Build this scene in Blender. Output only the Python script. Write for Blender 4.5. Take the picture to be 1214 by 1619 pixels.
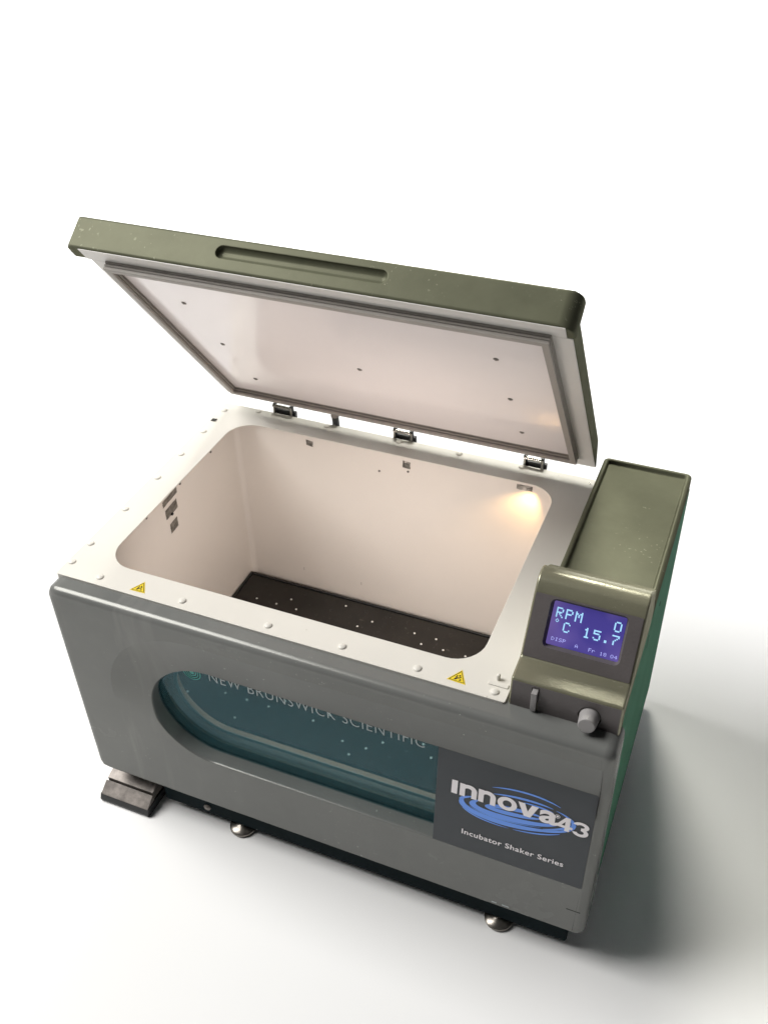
import bpy, bmesh, math, random
from mathutils import Vector, Matrix, Euler
random.seed(4)
PI = math.pi
sc = bpy.context.scene
for o in list(bpy.data.objects):
    bpy.data.objects.remove(o)
COL = sc.collection
G = 0.64                                   # height of the white deck above the ground
R = math.radians

# ------------------------------------------------------------------ camera
cd = bpy.data.cameras.new('camera')
cd.sensor_fit = 'VERTICAL'
cd.sensor_height = 36.0
cd.lens = 36.0 * 1573.35 / 1619.0
cd.clip_start, cd.clip_end = 0.05, 200
cam = bpy.data.objects.new('camera', cd)
COL.objects.link(cam)
cam.location = (1.1699, -1.0808, 1.2659 + G)
cam.rotation_euler = (0.9069, 0.0240, 0.3929)
sc.camera = cam

# ------------------------------------------------------------------ world, exposure, lamps
w = bpy.data.worlds.new('World')
sc.world = w
w.use_nodes = True
bg = w.node_tree.nodes['Background']
bg.inputs[0].default_value = (0.95, 0.97, 1.0, 1)
bg.inputs[1].default_value = 0.035
sc.view_settings.view_transform = 'Standard'
sc.view_settings.look = 'None'
sc.view_settings.exposure = 0.0
sc.view_settings.gamma = 1.0
sc.cycles.use_denoising = True
sc.cycles.max_bounces = 10


def area(name, loc, target, sx, sy, power, col, spread=180):
    ld = bpy.data.lights.new(name, 'AREA')
    ld.shape = 'RECTANGLE'
    ld.size, ld.size_y = sx, sy
    ld.energy = power
    ld.color = col
    ld.spread = R(spread)
    o = bpy.data.objects.new(name, ld)
    COL.objects.link(o)
    o.location = loc
    o.rotation_euler = (Vector(target) - Vector(loc)).to_track_quat('-Z', 'Y').to_euler()
    return o


area('key_softbox', (-3.35, -0.45, 5.3), (0.5, 0.3, 0.5), 3.6, 3.6, 610, (1.0, 0.985, 0.955))
area('backdrop_lamp', (-0.8, 3.2, 5.2), (-0.2, 6.5, 0.0), 8.0, 1.5, 740, (1, 1, 1), 110)

area('cabinet_fill', (0.0, 2.7, 3.2), (0.86, 0.40, 0.69), 1.3, 0.6, 6.0, (1.0, 0.98, 0.88), 30)  # added narrow beam that brightens the control cabinet's top

# ------------------------------------------------------------------ materials
M = {}


def mat(name, col, rough=0.5, metal=0.0, var=0.0, vscale=6.0, bump=0.0, bscale=300.0,
        coat=0.0, edge=None, gloss=None, emit=None, estr=1.0, stretch=(1, 1, 1), spec=0.5, var2=None, rvar=0.0):
    m = bpy.data.materials.new(name)
    m.use_nodes = True
    nt = m.node_tree
    b = nt.nodes['Principled BSDF']
    b.inputs['Base Color'].default_value = (*col, 1)
    b.inputs['Roughness'].default_value = rough
    b.inputs['Metallic'].default_value = metal
    b.inputs['Coat Weight'].default_value = coat
    b.inputs['Coat Roughness'].default_value = 0.12
    b.inputs['Specular IOR Level'].default_value = spec
    if edge:
        b.inputs['Specular Tint'].default_value = (*edge, 1)
    if emit:
        b.inputs['Emission Color'].default_value = (*emit, 1)
        b.inputs['Emission Strength'].default_value = estr
    tc = nt.nodes.new('ShaderNodeTexCoord')
    if var or rvar:
        mp = nt.nodes.new('ShaderNodeMapping')
        mp.inputs['Scale'].default_value = stretch
        nt.links.new(tc.outputs['Object'], mp.inputs[0])
        n = nt.nodes.new('ShaderNodeTexNoise')
        n.inputs['Scale'].default_value = vscale
        n.inputs['Detail'].default_value = 6
        n.inputs['Roughness'].default_value = 0.62
        nt.links.new(mp.outputs[0], n.inputs['Vector'])
        if var:
            cr = nt.nodes.new('ShaderNodeValToRGB')
            lo = [c * (1 - var) for c in col]
            hi = var2 or [min(1, c * (1 + var)) for c in col]
            cr.color_ramp.elements[0].position = 0.3
            cr.color_ramp.elements[1].position = 0.72
            cr.color_ramp.elements[0].color = (*lo, 1)
            cr.color_ramp.elements[1].color = (*hi, 1)
            nt.links.new(n.outputs['Fac'], cr.inputs[0])
            nt.links.new(cr.outputs[0], b.inputs['Base Color'])
        if rvar:
            mr = nt.nodes.new('ShaderNodeMapRange')
            mr.inputs['From Min'].default_value = 0.3
            mr.inputs['From Max'].default_value = 0.7
            mr.inputs['To Min'].default_value = max(0.03, rough - rvar)
            mr.inputs['To Max'].default_value = rough + rvar
            nt.links.new(n.outputs['Fac'], mr.inputs[0])
            nt.links.new(mr.outputs[0], b.inputs['Roughness'])
    if bump:
        n2 = nt.nodes.new('ShaderNodeTexNoise')
        n2.inputs['Scale'].default_value = bscale
        n2.inputs['Detail'].default_value = 3
        nt.links.new(tc.outputs['Object'], n2.inputs['Vector'])
        bp = nt.nodes.new('ShaderNodeBump')
        bp.inputs['Strength'].default_value = bump
        bp.inputs['Distance'].default_value = 0.001
        nt.links.new(n2.outputs['Fac'], bp.inputs['Height'])
        nt.links.new(bp.outputs[0], b.inputs['Normal'])
    if gloss:                                 # satin clear layer
        g = nt.nodes.new('ShaderNodeBsdfGlossy')
        g.inputs['Color'].default_value = (*gloss[1], 1)
        g.inputs['Roughness'].default_value = rough
        mx = nt.nodes.new('ShaderNodeMixShader')
        mx.inputs[0].default_value = gloss[0]
        if bump:
            nt.links.new(bp.outputs[0], g.inputs['Normal'])
        nt.links.new(b.outputs[0], mx.inputs[1])
        nt.links.new(g.outputs[0], mx.inputs[2])
        nt.links.new(mx.outputs[0], nt.nodes['Material Output'].inputs['Surface'])
    M[name] = m
    return m


mat('floor', (0.87, 0.87, 0.87), 0.8, spec=0.1)
mat('grey_paint', (0.143, 0.147, 0.142), 0.24, 0.0, var=0.10, vscale=3.0, bump=0.06, bscale=420, rvar=0.05, spec=0.04, gloss=(0.055, (0.9, 0.9, 0.85)))
mat('olive_paint', (0.106, 0.109, 0.074), 0.36, 0.0, var=0.16, vscale=9.0, bump=0.08, bscale=380, rvar=0.05, spec=0.0, gloss=(0.022, (0.8, 0.8, 0.6)))
mat('console_paint', (0.140, 0.136, 0.094), 0.27, 0.0, var=0.12, vscale=9.0, bump=0.22, bscale=300, rvar=0.05, spec=0.0, gloss=(0.16, (0.85, 0.83, 0.66)))
mat('face_shade_grey', (0.100, 0.090, 0.090), 0.34, 0.0, var=0.08, vscale=14.0, bump=0.35, bscale=210, spec=0.0, gloss=(0.05, (0.8, 0.78, 0.78)))  # darker than the console body: shade of the front-facing faces put into colour
mat('side_green', (0.090, 0.205, 0.138), 0.40, 0.0, var=0.08, vscale=4.0, bump=0.03, bscale=300, spec=0.0, gloss=(0.04, (0.5, 0.7, 0.6)))
mat('deck_white', (0.645, 0.625, 0.575), 0.42, 0.0, var=0.025, vscale=5.0, bump=0.04, bscale=260)
mat('liner_white', (0.70, 0.655, 0.605), 0.38, 0.0, var=0.03, vscale=3.0, bump=0.05, bscale=160)
mat('lid_liner', (0.84, 0.785, 0.775), 0.14, 0.0, var=0.02, vscale=3.0, bump=0.015, bscale=120, coat=0.3)
mat('gasket', (0.31, 0.285, 0.26), 0.55)
mat('gasket_dark', (0.045, 0.043, 0.040), 0.5)
mat('black', (0.012, 0.013, 0.014), 0.45, var=0.25, vscale=20)
mat('base_black', (0.005, 0.011, 0.013), 0.60, var=0.25, vscale=12, bump=0.05, spec=0.04)
mat('platform_black', (0.016, 0.014, 0.012), 0.30, 0.3, var=0.3, vscale=9, bump=0.04)
mat('steel', (0.55, 0.53, 0.50), 0.22, 1.0, var=0.25, vscale=40)
mat('worn_steel', (0.20, 0.18, 0.165), 0.48, 0.5, var=0.5, vscale=38, bump=0.25, bscale=130)
mat('foil', (0.20, 0.185, 0.165), 0.36, 0.6, var=0.45, vscale=90, bump=0.6, bscale=160)
mat('foot_steel', (0.26, 0.24, 0.215), 0.28, 0.9, var=0.35, vscale=40)
mat('plate_grey', (0.092, 0.098, 0.105), 0.42, 0.0, var=0.05, vscale=8, spec=0.05)
mat('print_white', (0.90, 0.86, 0.88), 0.5)
mat('print_blue', (0.15, 0.34, 0.92), 0.5)
mat('print_pale', (0.36, 0.40, 0.41), 0.5)
mat('emblem_teal', (0.03, 0.33, 0.28), 0.5)
mat('label_yellow', (0.80, 0.60, 0.02), 0.4)
mat('label_black', (0.01, 0.01, 0.01), 0.5)
mat('knob_grey', (0.27, 0.26, 0.26), 0.5, bump=0.1, bscale=200)
mat('dark_slot', (0.005, 0.005, 0.005), 0.7)
mat('lcd_blue', (0.02, 0.015, 0.08), 0.12, emit=(0.058, 0.043, 0.225), estr=1.0)
mat('lcd_digit', (0.1, 0.2, 0.3), 0.3, emit=(0.36, 0.66, 0.90), estr=1.0)
mat('lcd_small', (0.1, 0.1, 0.3), 0.3, emit=(0.40, 0.42, 0.85), estr=1.0)
mat('bulb_glow', (0.9, 0.6, 0.2), 0.4, emit=(1.0, 0.55, 0.2), estr=14)
mat('fill_tube_glow', (0.8, 0.75, 0.7), 0.4, emit=(1.0, 0.90, 0.80), estr=1.5)  # emission of the added fill tube
mat('seal_brown', (0.34, 0.20, 0.14), 0.35)
mat('plug_white', (0.60, 0.60, 0.58), 0.4)
mat('rail_grey', (0.50, 0.50, 0.47), 0.35)

# the display's backlight is a little uneven
nt = M['lcd_blue'].node_tree
n_ = nt.nodes.new('ShaderNodeTexNoise')
n_.inputs['Scale'].default_value = 14
n_.inputs['Detail'].default_value = 1
tc_ = nt.nodes.new('ShaderNodeTexCoord')
nt.links.new(tc_.outputs['Object'], n_.inputs['Vector'])
cr_ = nt.nodes.new('ShaderNodeValToRGB')
cr_.color_ramp.elements[0].position = 0.38
cr_.color_ramp.elements[1].position = 0.70
cr_.color_ramp.elements[0].color = (0.050, 0.040, 0.215, 1)
cr_.color_ramp.elements[1].color = (0.150, 0.105, 0.330, 1)
nt.links.new(n_.outputs['Fac'], cr_.inputs[0])
nt.links.new(cr_.outputs[0], nt.nodes['Principled BSDF'].inputs['Emission Color'])

# window pane: tinted, reflecting
m = bpy.data.materials.new('window_glass')
m.use_nodes = True
nt = m.node_tree
nt.nodes.clear()
out = nt.nodes.new('ShaderNodeOutputMaterial')
tr = nt.nodes.new('ShaderNodeBsdfTransparent')
tr.inputs[0].default_value = (0.60, 0.75, 0.77, 1)
gl = nt.nodes.new('ShaderNodeBsdfGlossy')
gl.inputs['Color'].default_value = (0.30, 0.42, 0.48, 1)
gl.inputs['Roughness'].default_value = 0.03
df = nt.nodes.new('ShaderNodeBsdfDiffuse')
df.inputs[0].default_value = (0.055, 0.190, 0.225, 1)
fr = nt.nodes.new('ShaderNodeFresnel')
fr.inputs[0].default_value = 1.5
m1 = nt.nodes.new('ShaderNodeMixShader')
m1.inputs[0].default_value = 0.18
m2 = nt.nodes.new('ShaderNodeMixShader')
nt.links.new(tr.outputs[0], m1.inputs[1])
nt.links.new(df.outputs[0], m1.inputs[2])
geo = nt.nodes.new('ShaderNodeNewGeometry')
front_ = nt.nodes.new('ShaderNodeMath')
front_.operation = 'SUBTRACT'
front_.inputs[0].default_value = 1.0
nt.links.new(geo.outputs['Backfacing'], front_.inputs[1])
once = nt.nodes.new('ShaderNodeMath')          # the pane mirrors at its outer face only
once.operation = 'MULTIPLY'
nt.links.new(fr.outputs[0], once.inputs[0])
nt.links.new(front_.outputs[0], once.inputs[1])
nt.links.new(once.outputs[0], m2.inputs[0])
nt.links.new(m1.outputs[0], m2.inputs[1])
nt.links.new(gl.outputs[0], m2.inputs[2])
nt.links.new(m2.outputs[0], out.inputs[0])
M['window_glass'] = m


def add_smears(mname):
    """cleaning smears and dusty streaks wiped onto the left of the front panel"""
    nt = M[mname].node_tree
    b = nt.nodes['Principled BSDF']
    src = b.inputs['Base Color'].links[0].from_socket
    tc = nt.nodes.new('ShaderNodeTexCoord')
    mp = nt.nodes.new('ShaderNodeMapping')
    mp.inputs['Scale'].default_value = (26, 4, 3.0)
    mp.inputs['Rotation'].default_value = (0, R(-8), 0)
    n = nt.nodes.new('ShaderNodeTexNoise')
    n.inputs['Scale'].default_value = 1.0
    n.inputs['Detail'].default_value = 5
    nt.links.new(tc.outputs['Object'], mp.inputs[0])
    nt.links.new(mp.outputs[0], n.inputs['Vector'])
    n2 = nt.nodes.new('ShaderNodeTexNoise')
    n2.inputs['Scale'].default_value = 5.0
    nt.links.new(tc.outputs['Object'], n2.inputs['Vector'])
    sep = nt.nodes.new('ShaderNodeSeparateXYZ')
    nt.links.new(tc.outputs['Object'], sep.inputs[0])
    mr = nt.nodes.new('ShaderNodeMapRange')
    mr.inputs['From Min'].default_value = -0.42
    mr.inputs['From Max'].default_value = -0.26
    mr.inputs['To Min'].default_value = 1.0
    mr.inputs['To Max'].default_value = 0.12
    nt.links.new(sep.outputs[0], mr.inputs[0])
    cr = nt.nodes.new('ShaderNodeValToRGB')
    cr.color_ramp.elements[0].position = 0.50
    cr.color_ramp.elements[1].position = 0.78
    nt.links.new(n.outputs['Fac'], cr.inputs[0])
    mu = nt.nodes.new('ShaderNodeMath'); mu.operation = 'MULTIPLY'
    nt.links.new(cr.outputs[0], mu.inputs[0]); nt.links.new(mr.outputs[0], mu.inputs[1])
    mu2 = nt.nodes.new('ShaderNodeMath'); mu2.operation = 'MULTIPLY'
    nt.links.new(mu.outputs[0], mu2.inputs[0]); nt.links.new(n2.outputs['Fac'], mu2.inputs[1])
    mx = nt.nodes.new('ShaderNodeMixRGB')
    mx.inputs[2].default_value = (0.27, 0.265, 0.255, 1)
    nt.links.new(mu2.outputs[0], mx.inputs[0])
    nt.links.new(src, mx.inputs[1])
    nt.links.new(mx.outputs[0], b.inputs['Base Color'])


add_smears('grey_paint')


def add_specks(mname, tone, lo=0.70, scale=150.0):
    """tiny chips and dust gathered in patches"""
    nt = M[mname].node_tree
    b = nt.nodes['Principled BSDF']
    src = b.inputs['Base Color'].links[0].from_socket
    tc = nt.nodes.new('ShaderNodeTexCoord')
    a = nt.nodes.new('ShaderNodeTexNoise')
    a.inputs['Scale'].default_value = scale
    a.inputs['Detail'].default_value = 2
    c = nt.nodes.new('ShaderNodeTexNoise')
    c.inputs['Scale'].default_value = 7.0
    c.inputs['Detail'].default_value = 3
    for n in (a, c):
        nt.links.new(tc.outputs['Object'], n.inputs['Vector'])
    r1 = nt.nodes.new('ShaderNodeMapRange')
    r1.inputs['From Min'].default_value = lo
    r1.inputs['From Max'].default_value = lo + 0.05
    r2 = nt.nodes.new('ShaderNodeMapRange')
    r2.inputs['From Min'].default_value = 0.50
    r2.inputs['From Max'].default_value = 0.68
    nt.links.new(a.outputs['Fac'], r1.inputs[0])
    nt.links.new(c.outputs['Fac'], r2.inputs[0])
    mu = nt.nodes.new('ShaderNodeMath')
    mu.operation = 'MULTIPLY'
    nt.links.new(r1.outputs[0], mu.inputs[0])
    nt.links.new(r2.outputs[0], mu.inputs[1])
    mx = nt.nodes.new('ShaderNodeMixRGB')
    mx.inputs[2].default_value = (*tone, 1)
    nt.links.new(mu.outputs[0], mx.inputs[0])
    nt.links.new(src, mx.inputs[1])
    nt.links.new(mx.outputs[0], b.inputs['Base Color'])


add_specks('grey_paint', (0.30, 0.30, 0.29))
add_specks('olive_paint', (0.26, 0.26, 0.19), 0.66, 130.0)
add_specks('console_paint', (0.25, 0.24, 0.19), 0.68, 170.0)
add_specks('platform_black', (0.06, 0.055, 0.05), 0.64, 90.0)
add_specks('deck_white', (0.52, 0.50, 0.45), 0.71, 110.0)

# ------------------------------------------------------------------ object helpers
ORG = Vector((0.55, 0.33, -G))              # base of the machine in deck coordinates
root = bpy.data.objects.new('incubator_shaker', None)
COL.objects.link(root)
root.location = (0.55, 0.33, 0)
root['label'] = 'grey laboratory incubator shaker with its lid propped open on white ground'
root['category'] = 'incubator'


def finish(bm, name, m, parent=None, smooth=True, ang=32, sharp_edges=()):
    for e in bm.edges:
        if len(e.link_faces) == 2:
            e.smooth = e.calc_face_angle(0) < R(ang)
    for e in sharp_edges:
        e.smooth = False
    for f in bm.faces:
        f.smooth = smooth
    bmesh.ops.translate(bm, verts=bm.verts, vec=-ORG)
    me = bpy.data.meshes.new(name)
    bm.to_mesh(me)
    bm.free()
    me.materials.append(M[m] if isinstance(m, str) else m)
    o = bpy.data.objects.new(name, me)
    COL.objects.link(o)
    o.parent = parent or root
    if smooth:
        wn = o.modifiers.new('face_weights', 'WEIGHTED_NORMAL')
        wn.keep_sharp = True
        wn.weight = 100
    return o


def stuff(o):
    o['kind'] = 'stuff'
    return o


def box_into(bm, a, b, bev=0.0, seg=2):
    g = bmesh.ops.create_cube(bm, size=1)
    vs = g['verts']
    for v in vs:
        v.co = Vector([(a[i] + b[i]) / 2 + v.co[i] * (b[i] - a[i]) for i in range(3)])
    if bev:
        es = list({e for v in vs for e in v.link_edges})
        r = bmesh.ops.bevel(bm, geom=es, offset=bev, segments=seg, profile=0.5, affect='EDGES')
        vs = list({v for f in r['faces'] for v in f.verts} | {v for v in vs if v.is_valid})
    return vs


def box(name, a, b, m, parent=None, bev=0.0, seg=2):
    bm = bmesh.new()
    box_into(bm, a, b, bev, seg)
    return finish(bm, name, m, parent)


def cyl_into(bm, c, axis, r1, r2, h, seg=24, bev=0.0):
    """tapered cylinder from c along axis"""
    q = Vector((0, 0, 1)).rotation_difference(Vector(axis).normalized()).to_matrix().to_4x4()
    mt = Matrix.Translation(Vector(c)) @ q @ Matrix.Translation((0, 0, h / 2))
    g = bmesh.ops.create_cone(bm, cap_ends=True, segments=seg, radius1=r1, radius2=r2, depth=h, matrix=mt)
    if bev:
        top = [e for v in g['verts'] for e in v.link_edges
               if all((mt.inverted() @ x.co).z > h / 2 - 1e-6 for x in e.verts)]
        bmesh.ops.bevel(bm, geom=list(set(top)), offset=bev, segments=3, profile=0.5, affect='EDGES')


def cyl(name, c, axis, r1, r2, h, m, parent=None, seg=24, bev=0.0):
    bm = bmesh.new()
    cyl_into(bm, c, axis, r1, r2, h, seg, bev)
    return finish(bm, name, m, parent)


def dome_into(bm, c, axis, r, h, seg=16, rings=4):
    q = Vector((0, 0, 1)).rotation_difference(Vector(axis).normalized())
    c = Vector(c)
    prev = None
    for k in range(rings):
        a = (PI / 2) * k / rings
        loop = [bm.verts.new(c + q @ Vector((r * math.cos(a) * math.cos(2 * PI * i / seg),
                                             r * math.cos(a) * math.sin(2 * PI * i / seg), h * math.sin(a))))
                for i in range(seg)]
        if prev:
            for i in range(seg):
                bm.faces.new((prev[i], prev[(i + 1) % seg], loop[(i + 1) % seg], loop[i]))
        prev = loop
    t = bm.verts.new(c + q @ Vector((0, 0, h)))
    for i in range(seg):
        bm.faces.new((prev[i], prev[(i + 1) % seg], t))


def prism(name, prof, x0, x1, m, parent=None, bev=0.0, seg=3, x0s=None):
    """prof: (y,z) polygon extruded along x"""
    bm = bmesh.new()
    A = [bm.verts.new((x0, y, z)) for y, z in prof]
    B = [bm.verts.new((x1, y, z)) for y, z in prof]
    n = len(prof)
    bm.faces.new(A)
    bm.faces.new(B[::-1])
    for i in range(n):
        bm.faces.new((A[i], B[i], B[(i + 1) % n], A[(i + 1) % n]))
    bmesh.ops.recalc_face_normals(bm, faces=bm.faces)
    if bev:
        es = [e for e in bm.edges if e.calc_face_angle(0) > R(20)]
        bmesh.ops.bevel(bm, geom=es, offset=bev, segments=seg, profile=0.5, affect='EDGES', clamp_overlap=True)
    return finish(bm, name, m, parent)


def cut(o, cutters):
    """subtract meshes and bake the result"""
    o.modifiers.clear()
    for c in cutters:
        md = o.modifiers.new('cut', 'BOOLEAN')
        md.operation = 'DIFFERENCE'
        md.solver = 'EXACT'
        md.object = c
    dg = bpy.context.evaluated_depsgraph_get()
    me = bpy.data.meshes.new_from_object(o.evaluated_get(dg))
    o.modifiers.clear()
    old = o.data
    o.data = me
    bm = bmesh.new()
    bm.from_mesh(me)
    for e in bm.edges:
        if len(e.link_faces) == 2:
            e.smooth = e.calc_face_angle(0) < R(32)
    for f in bm.faces:
        f.smooth = True
        f.material_index = 0
    bm.to_mesh(me)
    bm.free()
    me.materials.clear()
    me.materials.append(old.materials[0])
    wn = o.modifiers.new('face_weights', 'WEIGHTED_NORMAL')
    wn.keep_sharp = True
    wn.weight = 100
    for c in cutters:
        bpy.data.objects.remove(c)


def loft_into(bm, loops, cap_first=False, cap_last=False, closed=True):
    V = [[bm.verts.new(p) for p in L] for L in loops]
    n = len(V[0])
    for a, b in zip(V, V[1:]):
        for i in range(n if closed else n - 1):
            j = (i + 1) % n
            bm.faces.new((a[i], a[j], b[j], b[i]))
    if cap_first:
        bm.faces.new(V[0][::-1])
    if cap_last:
        bm.faces.new(V[-1])
    return V


def rrect(x0, x1, z0, z1, r, k=6):
    """closed rounded rectangle as 2D points, counter clockwise"""
    pts = []
    for cx, cz, a0 in ((x1 - r, z1 - r, 0), (x0 + r, z1 - r, 90), (x0 + r, z0 + r, 180), (x1 - r, z0 + r, 270)):
        for i in range(k + 1):
            a = R(a0 + 90 * i / k)
            pts.append((cx + r * math.cos(a), cz + r * math.sin(a)))
    return pts


def sd_rrect(px, pz, x0, x1, z0, z1, r):
    cx, cz, hx, hz = (x0 + x1) / 2, (z0 + z1) / 2, (x1 - x0) / 2, (z1 - z0) / 2
    qx, qz = abs(px - cx) - hx + r, abs(pz - cz) - hz + r
    return math.hypot(max(qx, 0), max(qz, 0)) + min(max(qx, qz), 0) - r


def cast(c, a, rect):
    """ray from c at angle a onto a rounded rectangle"""
    lo, hi = 0.0, 3.0
    for _ in range(40):
        t = (lo + hi) / 2
        if sd_rrect(c[0] + t * math.cos(a), c[1] + t * math.sin(a), *rect) > 0:
            hi = t
        else:
            lo = t
    return (c[0] + lo * math.cos(a), c[1] + lo * math.sin(a))


def text_mesh(body, size, offset=0.0, extrude=0.0004, spacing=1.0):
    cu = bpy.data.curves.new('lettering', 'FONT')
    cu.body = body
    cu.size = size
    cu.offset = offset
    cu.extrude = extrude
    cu.space_character = spacing
    cu.resolution_u = 4
    o = bpy.data.objects.new('lettering', cu)
    COL.objects.link(o)
    dg = bpy.context.evaluated_depsgraph_get()
    me = bpy.data.meshes.new_from_object(o.evaluated_get(dg))
    bpy.data.objects.remove(o)
    bm = bmesh.new()
    bm.from_mesh(me)
    bpy.data.meshes.remove(me)
    return bm


def bounds(bm):
    xs = [v.co.x for v in bm.verts]
    ys = [v.co.y for v in bm.verts]
    return min(xs), max(xs), min(ys), max(ys)


def merge(dst, src):
    me = bpy.data.meshes.new('join')
    src.to_mesh(me)
    src.free()
    dst.from_mesh(me)
    bpy.data.meshes.remove(me)


# ------------------------------------------------------------------ floor: a white sheet swept up far behind
def build_floor():
    prof = [(-7, 0), (6.0, 0)]
    for i in range(1, 13):
        a = (PI / 2) * i / 12
        prof.append((6.0 + 2.0 * math.sin(a), 2.0 - 2.0 * math.cos(a)))
    prof.append((8.0, 3.8))
    bm = bmesh.new()
    rows = [[bm.verts.new((x, y, z - G)) for y, z in prof] for x in (-9, 9)]
    for i in range(len(prof) - 1):
        bm.faces.new((rows[0][i], rows[1][i], rows[1][i + 1], rows[0][i + 1]))
    o = finish(bm, 'floor', 'floor')
    o.parent = None
    o.location = (0.55, 0.33, 0)
    o['kind'] = 'structure'


build_floor()

# ------------------------------------------------------------------ front panel with its window recess
W = 1.10
YF = -0.040                                 # front face
ZB = -0.5467
WC = (0.325, -0.2525)                       # centre of the window's round end
WR = 0.1345
WU = 0.1045                                 # upper half height at the leaning brow
LX = 0.795                                  # window's right end / plate's left end
PX = 1.0815                                 # plate's right end


def recess_points(rx_, rzu, rzl, cx, cz, xr, ztop, zbot, rc, na=110, nt_=70, nc=16, nr=16):
    """outline with a round left end; returns points and piece tags"""
    P = []
    for i in range(na):
        a = R(270 - 180 * i / (na - 1))
        rz = rzu if math.sin(a) >= 0 else rzl
        P.append((cx + rx_ * math.cos(a), cz + rz * math.sin(a), 'arc', a))
    for i in range(1, nt_):
        P.append((cx + (xr - rc - cx) * i / nt_, ztop, 'top', 0))
    for i in range(nc):
        a = R(90 - 90 * i / (nc - 1))
        P.append((xr - rc + rc * math.cos(a), ztop - rc + rc * math.sin(a), 'tr', a))
    for i in range(1, nr):
        P.append((xr, ztop - rc + (zbot + rc - ztop + rc) * i / nr, 'right', 0))
    for i in range(nc):
        a = R(-90 * i / (nc - 1))
        P.append((xr - rc + rc * math.cos(a), zbot + rc + rc * math.sin(a), 'br', a))
    for i in range(1, nt_):
        P.append((xr - rc + (cx - xr + rc) * i / nt_, zbot, 'bot', 0))
    return P


def depth_at(p):
    """how far the brow above the window and plate leans in"""
    D = 0.028
    if p[2] == 'arc':
        return D * max(0, (math.sin(p[3]) + 0.35) / 1.35)
    if p[2] == 'top':
        return D
    if p[2] in ('tr', 'right', 'br'):
        return D * min(1, max(0, (p[1] - WC[1] + WR) / (WU + WR)))
    return 0.0


def build_front_panel():
    L2 = recess_points(WR, WU, WR, WC[0], WC[1], PX, WC[1] + WU, WC[1] - WR, 0.004)
    L1 = recess_points(0.222, 0.207, WR + 0.006, WC[0], WC[1], PX + 0.0010, WC[1] + 0.207, WC[1] - WR - 0.006, 0.004)

    def outer(ins, corner):
        rect = (ins, W - ins, ZB + ins, -0.0045 - ins, corner)
        out = []
        for p in L2:
            if p[2] == 'arc':
                out.append(cast(WC, p[3], rect))
            elif p[2] == 'top':
                out.append((p[0], rect[3]))
            elif p[2] == 'bot':
                out.append((p[0], rect[2]))
            elif p[2] == 'right':
                out.append((rect[1], p[1]))
            else:                          # corners: along one edge, round the corner, along the other
                q = 1 - p[3] / (PI / 2) if p[2] == 'tr' else -p[3] / (PI / 2)
                zs = 1 if p[2] == 'tr' else -1
                ze = rect[3] if zs > 0 else rect[2]
                zr = WC[1] + WU - 0.004 if zs > 0 else WC[1] - WR + 0.004
                cr = rect[4]
                if zs < 0:
                    q = 1 - q
                if q < .3:
                    a_ = (PX - .004 + (rect[1] - cr - PX + .004) * q / .3, ze)
                elif q > .7:
                    a_ = (rect[1], zr + (ze - zs * cr - zr) * (1 - q) / .3)
                else:
                    b_ = (PI / 2) * (q - .3) / .4
                    a_ = (rect[1] - cr + cr * math.sin(b_), ze - zs * cr + zs * cr * math.cos(b_))
                out.append(a_)
        return out
    rr = 0.017
    def prof(z):
        if z > WC[1] + 0.207 or z < WC[1] - WR:
            return 0.0
        if z > WC[1] + WU:
            return 0.028 * (WC[1] + 0.207 - z) / (0.207 - WU)
        return 0.028 * (z - WC[1] + WR) / (WU + WR)

    def swell(pts):                           # the machine's right end shows the same lean
        return [(x, y + (prof(z) if L2[i][2] in ('tr', 'right', 'br') else 0.0), z) for i, (x, y, z) in enumerate(pts)]
    loops = []
    loops.append([(x, 0.03, z) for x, z in outer(0.0, 0.020)])
    for k in range(7):
        a = (PI / 2) * k / 6
        ins = rr * (1 - math.cos(a))
        loops.append(swell([(x, YF + rr - rr * math.sin(a), z) for x, z in outer(ins, 0.020 - ins * 0.8)]))
    i1 = len(loops)
    loops.append(swell([(p[0], YF, p[1]) for p in L1]))
    i2 = len(loops)
    # inset steps give the rim round the window a small rounding
    rim = [(0.0, 0.0), (0.0012, 0.0018), (0.0024, 0.0050)]
    for k, (ins, dy) in enumerate(rim):
        loops.append([(p[0] + (WC[0] - p[0] if p[2] == 'arc' else 0) * ins / WR,
                       YF + depth_at(p) + dy,
                       p[1] - ins * (math.sin(p[3]) if p[2] == 'arc' else (1 if p[2] == 'top' else (-1 if p[2] == 'bot' else 0))))
                      for p in L2])
    ins = 0.0024
    last = loops[-1]
    loops.append([(q[0], -0.004, q[2]) for q in last])
    bm = bmesh.new()
    V = loft_into(bm, loops)
    bmesh.ops.recalc_face_normals(bm, faces=bm.faces)
    n = len(V[0])
    sharp = []
    for i in range(n):
        p = L2[i]
        up = p[2] in ('top', 'tr') or (p[2] == 'arc' and p[3] < R(190))
        e = bm.edges.get((V[i1][i], V[i1][(i + 1) % n]))
        if up:
            sharp.append(e)
    o = finish(bm, 'front_panel', 'grey_paint', sharp_edges=sharp, ang=40)
    return o


front = build_front_panel()
# scratches and a nick in the paint
box('paint_nick', (1.060, YF - 0.0003, -0.4645), (1.086, YF + 0.001, -0.4625), 'dark_slot', front)
for x, wd in ((0.918, 0.010), (0.939, 0.014)):
    box('paint_chip', (x, YF - 0.0004, -0.5285), (x + wd, YF + 0.001, -0.5255), 'print_pale', front)


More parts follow.
